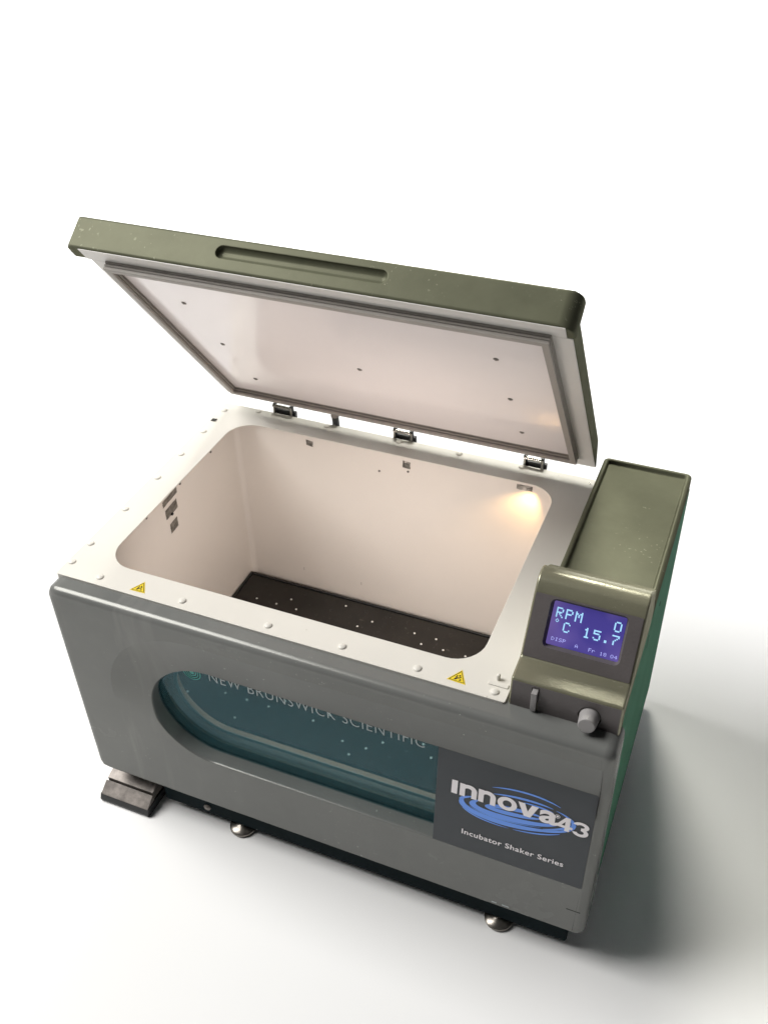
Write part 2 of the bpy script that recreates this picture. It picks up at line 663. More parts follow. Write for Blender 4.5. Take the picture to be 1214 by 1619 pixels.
# name plate right of the window
def build_plate():
    zt, zb = WC[1] + WU - 0.0005, WC[1] - WR + 0.0005
    bm = bmesh.new()
    yt, yb = YF + 0.0279, YF + 0.0003
    prof = [(yt, zt), (yb, zb), (-0.006, zb), (-0.006, zt)]
    A = [bm.verts.new((LX, y, z)) for y, z in prof]
    B = [bm.verts.new((PX - 0.0005, y, z)) for y, z in prof]
    bm.faces.new(A)
    bm.faces.new(B[::-1])
    for i in range(4):
        bm.faces.new((A[i], B[i], B[(i + 1) % 4], A[(i + 1) % 4]))
    bmesh.ops.recalc_face_normals(bm, faces=bm.faces)
    es = [e for e in bm.edges if abs(e.verts[0].co.x - LX) < 1e-6 and abs(e.verts[1].co.x - LX) < 1e-6
          and e.verts[0].co.y < -0.02 and e.verts[1].co.y < -0.02]
    bmesh.ops.bevel(bm, geom=es, offset=0.0016, segments=3, profile=0.5, affect='EDGES')
    p = finish(bm, 'name_plate', 'plate_grey')
    slope = (yt - yb) / (zt - zb)

    def on(x, z, off=0.0004):                # point on the plate's face
        return Vector((x, yb + (z - zb) * slope - off, z))

    def put(bm2, name, m, zoff):
        for v in bm2.verts:
            x, z, e = v.co.x, v.co.y, v.co.z
            v.co = on(x, z, zoff + e)
        return finish(bm2, name, m, p, smooth=False)
    # swirl of blue ripples: crescents between two ellipses that drift apart
    bm2 = bmesh.new()

    def arc_band(cx, cz, rx, rz, a0, a1, wmax, tilt, k=44, zz=0.0, ramp=1.0):
        prev = None
        ct, st = math.cos(tilt), math.sin(tilt)
        for i in range(k + 1):
            t = i / k
            a = R(a0 + (a1 - a0) * t)
            wd = wmax * (math.sin(PI * t) ** ramp) + 0.0003
            pts = []
            for s in (0.5, -0.5):
                ex = (rx + s * wd * 1.6) * math.cos(a)
                ez = (rz + s * wd) * math.sin(a)
                pts.append(bm2.verts.new((cx + ex * ct - ez * st, cz + ex * st + ez * ct, zz)))
            if prev:
                bm2.faces.new((prev[0], pts[0], pts[1], prev[1]))
            prev = pts
    tl = R(8)
    cx, cz = .9450, -.2475
    for k_, args in enumerate(((.1010, .0340, 158, 322, .0110), (.0800, .0195, 140, 352, .0115), (.0480, .0065, 0, 360, .0110),
                 (.1040, .0360, 285, 405, .0052), (.0960, .0300, 300, 372, .0045), (.1040, .0370, 48, 112, .0048),
                 (.0900, .0290, 40, 80, .0040), (.1080, .0535, 40, 112, .0038), (.1075, .0435, 200, 262, .0026),
                 (.1070, .0435, 266, 318, .0030), (.0900, .0265, 196, 300, .0022), (.1050, .0250, 138, 172, .0050))):
        arc_band(cx, cz, args[0], args[1], args[2], args[3], args[4], tl, zz=k_ * 0.00002, ramp=0.7)
    bmesh.ops.recalc_face_normals(bm2, faces=bm2.faces)
    put(bm2, 'swirl_emblem', 'print_blue', 0.0005)
    # maker's lettering
    def fit(body, x0, x1, z0, z1, offset, spacing=1.0, rise=0.0):
        b = text_mesh(body, 0.1, offset, 0.0, spacing)
        a0, a1, b0, b1 = bounds(b)
        for v in b.verts:
            tx, tz = (v.co.x - a0) / (a1 - a0), (v.co.y - b0) / (b1 - b0)
            v.co = Vector((x0 + tx * (x1 - x0), z0 + tz * (z1 - z0) + rise * tx, 0.0008 + v.co.z))
        return b
    big = bmesh.new()
    X = 0.8245
    for ch, wd, h in (('\u0131', 0.0140, 0.0300), ('n', 0.0335, 0.0310), ('n', 0.0335, 0.0310), ('o', 0.0370, 0.0315),
                      ('v', 0.0370, 0.0310), ('a', 0.0330, 0.0320)):
        z0 = -0.2480
        if ch == '\u0131':
            b = bmesh.new()
            vs = [(X, z0), (X + wd * 0.80, z0), (X + wd * 0.80, z0 + h * 0.86), (X + wd * 0.80, z0 + h * 1.12),
                  (X + wd * 0.02, z0 + h * 1.10), (X, z0 + h * 0.9)]
            b.faces.new([b.verts.new((x, z, 0.0008)) for x, z in vs])
        elif ch == 'n':
            b = bmesh.new()
            st = wd * 0.30
            b.faces.new([b.verts.new((x, z, 0.0008)) for x, z in
                         ((X, z0), (X + st, z0), (X + st, z0 + h), (X, z0 + h))])
            k = 14
            inn, outr = [], []
            x1_ = X + wd * 0.965
            for i in range(k + 1):
                a = PI * (1 - 0.5 * 0) * i / k
                cx, cz = (X + st + x1_ - st) / 2, z0 + h * 0.60
                rxi, rxo = (x1_ - st - X - st) / 2, (x1_ - X - st * 0.2) / 2
                inn.append((cx + rxi * math.cos(a), cz + h * 0.13 * math.sin(a)))
                outr.append((x1_ - rxo + rxo * math.cos(a), cz + h * 0.42 * math.sin(a)))
            inn = [(x1_ - st, z0)] + inn
            outr = [(x1_, z0)] + outr
            va = [b.verts.new((x, z, 0.00082)) for x, z in inn]
            vb = [b.verts.new((x, z, 0.00082)) for x, z in outr]
            for i in range(len(va) - 1):
                b.faces.new((va[i], vb[i], vb[i + 1], va[i + 1]))
        elif ch == 'o':
            b = bmesh.new()
            k = 36
            va = [b.verts.new((X + wd / 2 + wd * 0.485 * math.cos(2 * PI * i / k), z0 + h * (0.5 + 0.52 * math.sin(2 * PI * i / k)), 0.0008)) for i in range(k)]
            vb = [b.verts.new((X + wd / 2 + wd * 0.22 * math.cos(2 * PI * i / k), z0 + h * (0.5 + 0.26 * math.sin(2 * PI * i / k)), 0.0008)) for i in range(k)]
            for i in range(k):
                b.faces.new((va[i], va[(i + 1) % k], vb[(i + 1) % k], vb[i]))
        elif ch == 'v':
            b = bmesh.new()
            q = [(0, 1), (0.33, 1), (0.50, 0.42), (0.67, 1), (1.0, 1), (0.66, 0), (0.34, 0)]
            vv = [b.verts.new((X - 0.001 + wd * px, z0 + h * pz, 0.0008)) for px, pz in q]
            for f in ((0, 1, 2, 6), (2, 3, 4, 5), (2, 5, 6)):
                b.faces.new([vv[i] for i in f])
        else:
            b = text_mesh('a', 0.1, 0.0030, 0.0, 1.0)
            a0, a1, b0, b1 = bounds(b)
            for v in b.verts:
                v.co = Vector((X + (v.co.x - a0) / (a1 - a0) * wd, z0 - 0.001 + (v.co.y - b0) / (b1 - b0) * h, 0.0008))
        merge(big, b)
        X += wd + 0.0015
    # registered mark, then the number set lower and smaller
    b = bmesh.new()
    k = 18
    for r0, r1 in ((0.0046, 0.0036), (0.0022, 0.0)):
        va = [b.verts.new((1.0185 + r0 * math.cos(2 * PI * i / k), -0.2235 + r0 * math.sin(2 * PI * i / k), 0.0008)) for i in range(k)]
        if r1:
            vb = [b.verts.new((1.0185 + r1 * math.cos(2 * PI * i / k), -0.2235 + r1 * math.sin(2 * PI * i / k), 0.0008)) for i in range(k)]
            for i in range(k):
                b.faces.new((va[i], va[(i + 1) % k], vb[(i + 1) % k], vb[i]))
        else:
            b.faces.new(va)
    merge(big, b)
    b = bmesh.new()

    def flat(pts, lift):
        b.faces.new([b.verts.new((x, z, 0.0008 + lift)) for x, z in pts])
    fx, fz = 1.0195, -.2528                   # heavy figure 4
    flat([(fx, fz + .0075), (fx, fz + .0125), (fx + .0140, fz + .0335), (fx + .0180, fz + .0335), (fx + .0180, fz + .0290), (fx + .0080, fz + .0128)], 0)
    flat([(fx, fz + .0070), (fx + .0275, fz + .0070), (fx + .0275, fz + .0130), (fx, fz + .0130)], .00002)
    flat([(fx + .0140, fz), (fx + .0225, fz), (fx + .0225, fz + .0335), (fx + .0140, fz + .0335)], .00004)
    for cz_, rz_, lift, a0, a1 in ((-.2300, .0074, 0, -88, 168), (-.2447, .0082, .00002, -168, 88)):   # heavy figure 3
        pv = None
        for k in range(23):
            a = R(a0 + (a1 - a0) * k / 22)
            ro, ri, zo, zi = .0142, .0062, rz_ + .0024, rz_ - .0040
            pr = [b.verts.new((1.0610 + r_ * math.cos(a), cz_ + q_ * math.sin(a), .0008 + lift)) for r_, q_ in ((ro, zo), (ri, zi))]
            if pv:
                b.faces.new((pv[0], pr[0], pr[1], pv[1]))
            pv = pr
    merge(big, b)
    bmesh.ops.recalc_face_normals(big, faces=big.faces)
    put(big, 'brand_lettering', 'print_white', 0.0004)
    sm = fit('Incubator Shaker Series', 0.8505, 1.0420, -0.3445, -0.3315, 0.0016, 1.08)
    put(sm, 'series_lettering', 'print_white', 0.0004)
    return p


build_plate()


# ------------------------------------------------------------------ window: outer pane, frame, printed band
def stadium(r, xr, y, cz=WC[1], k=48):
    pts = []
    for i in range(k + 1):
        a = R(270 - 180 * i / k)
        pts.append((WC[0] + r * math.cos(a), y, cz + (r if math.sin(a) < 0 else r - WR + WU) * math.sin(a)))
    pts.append((xr, y, cz + r - WR + WU))
    pts.append((xr, y, cz - r))
    return pts


def build_window():
    gy = -0.0100
    r = WR - 0.0022
    bm = bmesh.new()
    loft_into(bm, [stadium(r, LX - 0.001, gy + 0.003), stadium(r, LX - 0.001, gy)], cap_first=True, cap_last=True)
    bmesh.ops.recalc_face_normals(bm, faces=bm.faces)
    win = finish(bm, 'window', 'window_glass', smooth=False)
    # dark seal behind the outer pane, then the inner frame ring with its brown spacer
    bm = bmesh.new()
    loft_into(bm, [stadium(r + .004, LX + .01, -0.0055), stadium(r - .004, LX - .003, -0.0055),
                   stadium(r - .004, LX - .003, 0.010), stadium(r - 0.001, LX + .004, 0.010)])
    bmesh.ops.recalc_face_normals(bm, faces=bm.faces)
    finish(bm, 'window_seal', 'gasket_dark', win)
    bm = bmesh.new()
    loft_into(bm, [stadium(r - 0.001, LX + .003, 0.0102), stadium(r - 0.001, LX + .003, 0.0210),
                   stadium(r - .012, LX + .000, 0.0215), stadium(r - .012, LX + .000, 0.046)])
    finish(bm, 'window_spacer', 'seal_brown', win)
    bm = bmesh.new()
    loft_into(bm, [stadium(r - .012, LX - .001, 0.0300), stadium(r - .012, LX - .001, 0.0285),
                   stadium(r - .020, LX - .008, 0.0285), stadium(r - .020, LX - .008, 0.0300)])
    finish(bm, 'spacer_rail', 'rail_grey', win)
    # printed name along the top of the pane
    bm = text_mesh('NEW BRUNSWICK SCIENTIFIC', 0.1, -0.0008, 0.0, 1.12)
    a0, a1, b0, b1 = bounds(bm)
    x0, x1, z0, z1 = 0.325, 0.768, -0.1665, -0.1390
    for v in bm.verts:
        v.co = Vector((x0 + (v.co.x - a0) / (a1 - a0) * (x1 - x0), gy - 0.0006, z0 + (v.co.y - b0) / (b1 - b0) * (z1 - z0)))
    finish(bm, 'name_lettering', 'print_pale', win, smooth=False)
    # round emblem left of the name: rings crossed by two waves
    bm = bmesh.new()
    c = (0.2865, -0.1570)
    k = 28
    for r0, r1 in ((0.0200, 0.0183), (0.0150, 0.0132), (0.0100, 0.0083), (0.0052, 0.0)):
        va = [bm.verts.new((c[0] + r0 * math.cos(2 * PI * i / k), gy - 0.0006, c[1] + r0 * math.sin(2 * PI * i / k))) for i in range(k)]
        if r1:
            vb = [bm.verts.new((c[0] + r1 * math.cos(2 * PI * i / k), gy - 0.0006, c[1] + r1 * math.sin(2 * PI * i / k))) for i in range(k)]
            for i in range(k):
                bm.faces.new((va[i], va[(i + 1) % k], vb[(i + 1) % k], vb[i]))
        else:
            bm.faces.new(va)
    finish(bm, 'emblem', 'emblem_teal', win, smooth=False)
    return win


build_window()

# ------------------------------------------------------------------ deck with its rounded opening
DX, DY = 0.905, 0.6657
OX0, OX1, OY0, OY1 = 0.0679, 0.8358, 0.0631, 0.6029
CX0, CX1, CY0, CY1 = 0.0545, 0.850, 0.0560, 0.6050


def ring_loops(inner, rect):
    c = ((inner[0] + inner[1]) / 2, (inner[2] + inner[3]) / 2)
    return c


def build_deck():
    k = 8
    r = 0.058
    inn = rrect(OX0, OX1, OY0, OY1, r, k)
    out = rrect(0.0, DX, 0.0008, DY, 0.006, k)
    bm = bmesh.new()
    T = 0.003
    loops = [[(x, y, -0.020) for x, y in out],
             [(x, y, -0.0012) for x, y in out],
             [(DX / 2 + (x - DX / 2) * 0.9975, DY / 2 + (y - DY / 2) * 0.9965, 0.0) for x, y in out],
             [(x, y, 0.0) for x, y in rrect(OX0 - .001, OX1 + .001, OY0 - .001, OY1 + .001, r + .001, k)],
             [(x, y, -0.0008) for x, y in inn],
             [(x, y, -T) for x, y in inn],
             [(x, y, -T) for x, y in rrect(OX0 - .012, OX1 + .012, OY0 - .006, OY1 + .0015, r, k)]]
    loft_into(bm, loops)
    bmesh.ops.recalc_face_normals(bm, faces=bm.faces)
    deck = finish(bm, 'deck', 'deck_white', ang=50)
    # plastic dome caps over the deck screws
    spots = [(.0138, .633), (.0141, .5352), (.0145, .4367), (.0139, .3408), (.0120, .2209), (.0110, .1000), (.0105, .0398),
             (.0890, .0212), (.2733, .0208), (.4538, .0206), (.6005, .0210), (.7426, .0202), (.8818, .0175),
             (.0936, .6566), (.2743, .6549), (.4554, .6545), (.5984, .6555), (.7425, .6562)]
    me = None
    for x, y in spots:
        if me is None:
            bm = bmesh.new()
            cyl_into(bm, (0, 0, -0.0002), (0, 0, 1), 0.0078, 0.0078, 0.0012, 18)
            dome_into(bm, (0, 0, 0.001), (0, 0, 1), 0.0074, 0.0028, 18, 4)
            bmesh.ops.translate(bm, verts=bm.verts, vec=ORG)
            o = finish(bm, 'screw_cap', 'deck_white', deck)
            me = o.data
        else:
            o = bpy.data.objects.new('screw_cap', me)
            COL.objects.link(o)
            o.parent = deck
        o.location = Vector((x, y, 0.0)) - ORG
    # slot for the lid switch near the back left corner
    box('switch_slot', (.0065, .580, -.0005), (.0170, .592, .0004), 'dark_slot', deck)
    box('slot_lip', (.0150, .5805, .0004), (.0195, .5915, .0014), 'steel', deck)
    # white peg on a small block at the front right
    box('peg_block', (.866, .030, 0.0), (.9005, .0395, .0022), 'deck_white', deck, 0.001)
    bm = bmesh.new()
    cyl_into(bm, (.8795, .046, 0), (0, 0, 1), .0034, .0034, .011, 16)
    dome_into(bm, (.8795, .046, .011), (0, 0, 1), .0034, .0024, 16, 3)
    finish(bm, 'peg', 'deck_white', deck)
    cyl('screw', (.893, .648, 0), (0, 0, 1), .0022, .0020, .0008, 'steel', deck, 10)
    return deck


deck = build_deck()


def build_warning(px, py, s, rot):
    """triangular hand-crush warning sticker lying on the deck"""
    ca, sa = math.cos(rot), math.sin(rot)

    def P(x, y, z):
        return (px + s * (x * ca - y * sa), py + s * (x * sa + y * ca), z)

    def tri(k, z, r=0.05):
        pts = []
        for cx, cy, a0 in ((-0.5, 0, 150), (0.5, 0, 270), (0.0, 0.866, 30)):
            cx2, cy2 = cx * k, 0.2887 + (cy - 0.2887) * k
            pts += [(cx2, cy2, z)]
        return [P(*q) for q in pts]
    bm = bmesh.new()
    loft_into(bm, [tri(1.06, 0.0), tri(1.06, 0.0006)], cap_last=True)
    bmesh.ops.recalc_face_normals(bm, faces=bm.faces)
    st = finish(bm, 'warning_sticker', 'label_yellow', deck, smooth=False)
    bm = bmesh.new()
    z = 0.0009
    loft_into(bm, [tri(0.90, z), tri(0.78, z)])
    # pictogram: hand under a block, toothed rollers above
    def poly(pts):
        bm.faces.new([bm.verts.new(P(x, y, z)) for x, y in pts])
    poly([(-0.20, 0.12), (-0.08, 0.12), (0.00, 0.24), (0.10, 0.26), (0.10, 0.31), (-0.02, 0.31), (-0.12, 0.26)])
    poly([(-0.16, 0.28), (-0.08, 0.30), (-0.04, 0.42), (-0.10, 0.44)])
    poly([(0.02, 0.34), (0.14, 0.32), (0.16, 0.38), (0.04, 0.40)])
    poly([(-0.02, 0.42), (0.10, 0.42), (0.06, 0.52), (0.00, 0.50)])
    poly([(0.08, 0.12), (0.22, 0.12), (0.22, 0.16), (0.08, 0.16)])
    poly([(0.13, 0.16), (0.17, 0.16), (0.17, 0.26), (0.13, 0.26)])
    for f in bm.faces:
        f.normal_update()
    finish(bm, 'warning_print', 'label_black', deck, smooth=False)


build_warning(.1795, .0125, .0310, R(2))
build_warning(.8145, .0155, .0320, R(-3))


# ------------------------------------------------------------------ chamber liner under the deck
def build_chamber():
    k = 5
    ZF = -0.500
    def L(ins, z, r=0.014):
        return [(x, y, z) for x, y in rrect(CX0 + ins, CX1 - ins, CY0 + ins, CY1 - ins, r, k)]
    bm = bmesh.new()
    loft_into(bm, [L(0, -0.0032), L(0, ZF + 0.01), L(0.003, ZF + 0.003), L(0.010, ZF)], cap_last=True)
    # the front wall is open at the window
    fr_ = [f for f in bm.faces if all(abs(v.co.y - CY0) < 1e-5 for v in f.verts)]
    xa, xb = min(v.co.x for f in fr_ for v in f.verts), max(v.co.x for f in fr_ for v in f.verts)
    za, zb = min(v.co.z for f in fr_ for v in f.verts), max(v.co.z for f in fr_ for v in f.verts)
    bmesh.ops.delete(bm, geom=fr_, context='FACES_ONLY')
    loft_into(bm, [[(x, CY0, z) for x, z in ((xa, za), (xb, za), (xb, zb), (xa, zb))],
                   [(x, CY0, z) for x, z in ((.195, -.378), (.790, -.378), (.790, -.135), (.195, -.135))]])
    bmesh.ops.remove_doubles(bm, verts=bm.verts, dist=1e-5)
    bmesh.ops.recalc_face_normals(bm, faces=bm.faces)
    ch = finish(bm, 'chamber', 'liner_white')
    # bolts and patches of foil tape over the wall openings
    for y, z in ((.4922, -.0203), (.3601, -.0194), (.2282, -.0178)):
        bm = bmesh.new()
        cyl_into(bm, (CX0 + .0002, y, z), (1, 0, 0), .0032, .0030, .0016, 12)
        cyl_into(bm, (CX0 + .0015, y, z), (1, 0, 0), .0015, .0015, .0012, 8)
        finish(bm, 'wall_bolt', 'worn_steel', ch)
    for x, z in ((.4253, -.0559), (.4958, -.0400)):
        bm = bmesh.new()
        cyl_into(bm, (x, CY1 - .0002, z), (0, -1, 0), .0028, .0026, .0016, 12)
        dome_into(bm, (x, CY1 - .0016, z), (0, -1, 0), .0022, .0012, 12, 3)
        finish(bm, 'wall_bolt', 'worn_steel', ch)

    def patch(face, a0, a1, z0, z1, sk=0.0, n=7):
        """crinkled tape; face 'left' uses y, 'back' uses x"""
        bm = bmesh.new()
        g = [[None] * (n + 1) for _ in range(n + 1)]
        for i in range(n + 1):
            for j in range(n + 1):
                u, v = i / n, j / n
                ee = 0.0016 if 0 < i < n and 0 < j < n else 0.0005
                a = a0 + (a1 - a0) * u + random.uniform(-.0006, .0006)
                z = z0 + (z1 - z0) * v + sk * u + random.uniform(-.0006, .0006)
                d = 0.0004 + random.random() * ee
                g[i][j] = bm.verts.new((CX0 + d, a, z) if face == 'left' else (a, CY1 - d, z))
        for i in range(n):
            for j in range(n):
                bm.faces.new((g[i][j], g[i + 1][j], g[i + 1][j + 1], g[i][j + 1]))
        bmesh.ops.recalc_face_normals(bm, faces=bm.faces)
        finish(bm, 'foil_patch', 'foil', ch, smooth=False)
    patch('left', .288, .345, -.036, -.0215, .004)
    patch('left', .2925, .3375, -.072, -.0475, .004)
    patch('left', .2995, .3290, -.115, -.090, .003)
    cyl('wall_bolt', (CX0 + .001, .312, -.068), (1, 0, 0), .0036, .0034, .003, 'black', ch, 12)
    patch('back', .2435, .2605, -.0275, -.0125, -.002)
    patch('back', .4830, .5015, -.0310, -.0125, -.001)
    patch('back', .7465, .7815, -.0215, -.0085, .001)
    # scuffs low on the back wall
    for x, z in ((.205, -.425), (.365, -.425)):
        box('scuff', (x, CY1 - .0006, z), (x + .0012, CY1 + .001, z + .009), 'gasket', ch)
    # little lamp under the right rim
    bm = bmesh.new()
    cyl_into(bm, (CX1 - .004, .520, -.022), (0, 0, -1), .010, .008, .012, 14)
    finish(bm, 'lamp_holder', 'liner_white', ch)
    bm = bmesh.new()
    dome_into(bm, (CX1 - .004, .520, -.034), (0, 0, -1), .0075, .012, 14, 4)
    finish(bm, 'lamp_bulb', 'bulb_glow', ch)
    # glowing tube added out of sight under the front rim to brighten the chamber
    cyl('fill_tube', (.30, CY0 + .0042, -.016), (1, 0, 0), .0036, .0036, .44, 'fill_tube_glow', ch, 16)
    return ch


chamber = build_chamber()
tl = area('chamber_fill', (.52, CY0 + .012, -.020 + G), (.52, .36, -.42 + G), .44, .010, 1.75, (1.0, .89, .82))  # added fill from under the rim for walls and platform
area('lid_fill', (.52, CY0 + .012, -.012 + G), (.52, .52, .14 + G), .42, .008, 1.35, (1.0, .90, .85))  # added fill aimed upwards to brighten the lid's underside
ld = bpy.data.lights.new('chamber_lamp', 'SPOT')
ld.energy = 1.5
ld.color = (1.0, 0.60, 0.22)
ld.shadow_soft_size = 0.006
ld.spot_size = R(84)
ld.spot_blend = 0.9
lo = bpy.data.objects.new('chamber_lamp', ld)
COL.objects.link(lo)
lo.location = (.795, .580, -.006 + G)
lo.rotation_euler = (Vector((0.715, 0.604, -0.175)) - Vector((.795, .580, -.006))).to_track_quat('-Z', 'Y').to_euler()


# ------------------------------------------------------------------ shaker platform
def build_platform():
    zt = -0.462
    bm = bmesh.new()
    box_into(bm, (.064, .085, zt - .012), (.838, .578, zt), .002, 2)
    pf = finish(bm, 'shaker_platform', 'platform_black')
    bm = bmesh.new()
    box_into(bm, (.064, .5785, zt - .012), (.838, .5845, zt + .0025))
    box_into(bm, (.058, .085, zt - .012), (.0638, .5845, zt + .0025))
    finish(bm, 'platform_edge', 'black', pf)
    box('drive_column', (.30, .22, -.4995), (.60, .46, zt - .0125), 'black', pf)
    # grid of threaded holes, each with a faint raised lip
    bm = bmesh.new()
    bs = bmesh.new()
    lit = {(.2033, .527), (.231, .499), (.1759, .499), (.12, .499), (.3438, .555), (.4269, .527), (.3995, .499),
           (.5387, .527), (.5946, .527), (.5672, .499), (.6231, .499), (.679, .499)}
    row = 0
    y = .555
    while y > .10:
        x = .1200 + (.02795 if row % 2 == 1 else 0.0) - .0559 + .02795 * 0
        while x < .82:
            if x > .075:
                k = 10
                va = [bm.verts.new((x + .0044 * math.cos(2 * PI * i / k), y + .0044 * math.sin(2 * PI * i / k), zt)) for i in range(k)]
                vb = [bm.verts.new((x + .0034 * math.cos(2 * PI * i / k), y + .0034 * math.sin(2 * PI * i / k), zt + .0008)) for i in range(k)]
                vc = [bm.verts.new((x + .0024 * math.cos(2 * PI * i / k), y + .0024 * math.sin(2 * PI * i / k), zt + .0002)) for i in range(k)]
                for i in range(k):
                    bm.faces.new((va[i], va[(i + 1) % k], vb[(i + 1) % k], vb[i]))
                    bm.faces.new((vb[i], vb[(i + 1) % k], vc[(i + 1) % k], vc[i]))
                near = any(abs(x - a) < .008 and abs(y - b) < .008 for a, b in lit)
                if near or (y < .3 and random.random() < 0.35):
                    dome_into(bs, (x, y, zt + .0003), (0, 0, 1), .0027 if y > .3 else .0033, .0022, 10, 3)
            x += .0559
        y -= .0280
        row += 1
    stuff(finish(bm, 'threaded_holes', 'platform_black', pf))
    stuff(finish(bs, 'hole_plugs', 'plug_white', pf))


build_platform()

# ------------------------------------------------------------------ body shells
box('side_panel', (1.060, 0.0305, -.5928), (1.094, .6866, .0150), 'side_green', None, .003)
sp = bpy.data.objects['side_panel']
box('side_slot', (1.0935, .262, -.052), (1.0944, .268, -.024), 'dark_slot', sp)
box('side_notch', (1.0935, .410, -.078), (1.0946, .416, -.070), 'dark_slot', sp, .0005)
box('left_side_panel', (.002, .0305, -.5800), (.030, .664, -.0035), 'grey_paint', None, .003)
box('rear_panel', (.031, .640, -.5800), (1.0595, .664, -.0205), 'grey_paint', None, .003)

# ------------------------------------------------------------------ black base with feet
bs_ = box('base_frame', (.150, -.020, -.6130), (1.067, .640, -.5480), 'base_black', None, .004)
bm = bmesh.new()
cyl_into(bm, (.262, -.0203, -.588), (0, -1, 0), .0085, .0080, .0030, 20)
dome_into(bm, (.262, -.0233, -.588), (0, -1, 0), .0062, .0030, 20, 4)
finish(bm, 'base_bolt', 'worn_steel', bs_)
foot = None
for x, y in ((.338, -.006), (.928, -.006), (.350, .60), (.940, .60)):
    if foot is None:
        bm = bmesh.new()
        cyl_into(bm, (0, 0, 0.0), (0, 0, 1), .0280, .0300, .006, 32)
        prev = None
        prof = [(.0300, .006), (.0295, .0085), (.0250, .0120), (.0160, .0150), (.0095, .0180), (.0085, .040)]
        loops = [[(r * math.cos(2 * PI * i / 32), r * math.sin(2 * PI * i / 32), z) for i in range(32)] for r, z in prof]
        loft_into(bm, loops)
        bmesh.ops.recalc_face_normals(bm, faces=bm.faces)
        bmesh.ops.translate(bm, verts=bm.verts, vec=ORG)
        o = finish(bm, 'levelling_foot', 'foot_steel')
        foot = o.data
    else:
        o = bpy.data.objects.new('levelling_foot', foot)
        COL.objects.link(o)
        o.parent = root
    o.location = Vector((x, y, -G)) - ORG
# stepped steel foot block under the left front corner
fb = prism('foot_block', [(.10, -.640), (-.0640, -.640), (-.0660, -.632), (-.0600, -.618), (.10, -.618)],
           .000, .128, 'black', None, .0015, 2)
prism('wear_plate', [(-.0608, -.6182), (-.0340, -.6000), (-.0310, -.6060), (-.0310, -.6170), (-.0590, -.6225)],
      .002, .126, 'worn_steel', fb, .0008, 2)
prism('wear_plate', [(-.0300, -.6175), (-.0295, -.5960), (.0300, -.5760), (.0300, -.6175)],
      .004, .124, 'worn_steel', fb, .0008, 2)

# ------------------------------------------------------------------ control cabinet top at the right
def build_cabinet():
    x0, x1, y0, y1, zt = .9117, 1.0935, .2050, .6866, .0503
    k = 6
    bm = bmesh.new()
    def L(ins, z, r):
        return [(x, y, z) for x, y in rrect(x0 + ins, x1 - ins, y0 + ins, y1 - ins, max(.003, r), k)]
    loft_into(bm, [L(0.0008, -.012, .010), L(0, zt - .007, .010), L(.0009, zt - .003, .010), L(.003, zt - .0008, .009), L(.0060, zt, .008),
                   L(.0085, zt, .006), L(.0105, zt - .0012, .005), L(.0120, zt - .0060, .004), L(.0135, zt - .0072, .004)], cap_last=True)
    bmesh.ops.recalc_face_normals(bm, faces=bm.faces)
    return finish(bm, 'control_cabinet', 'olive_paint', ang=60)


build_cabinet()


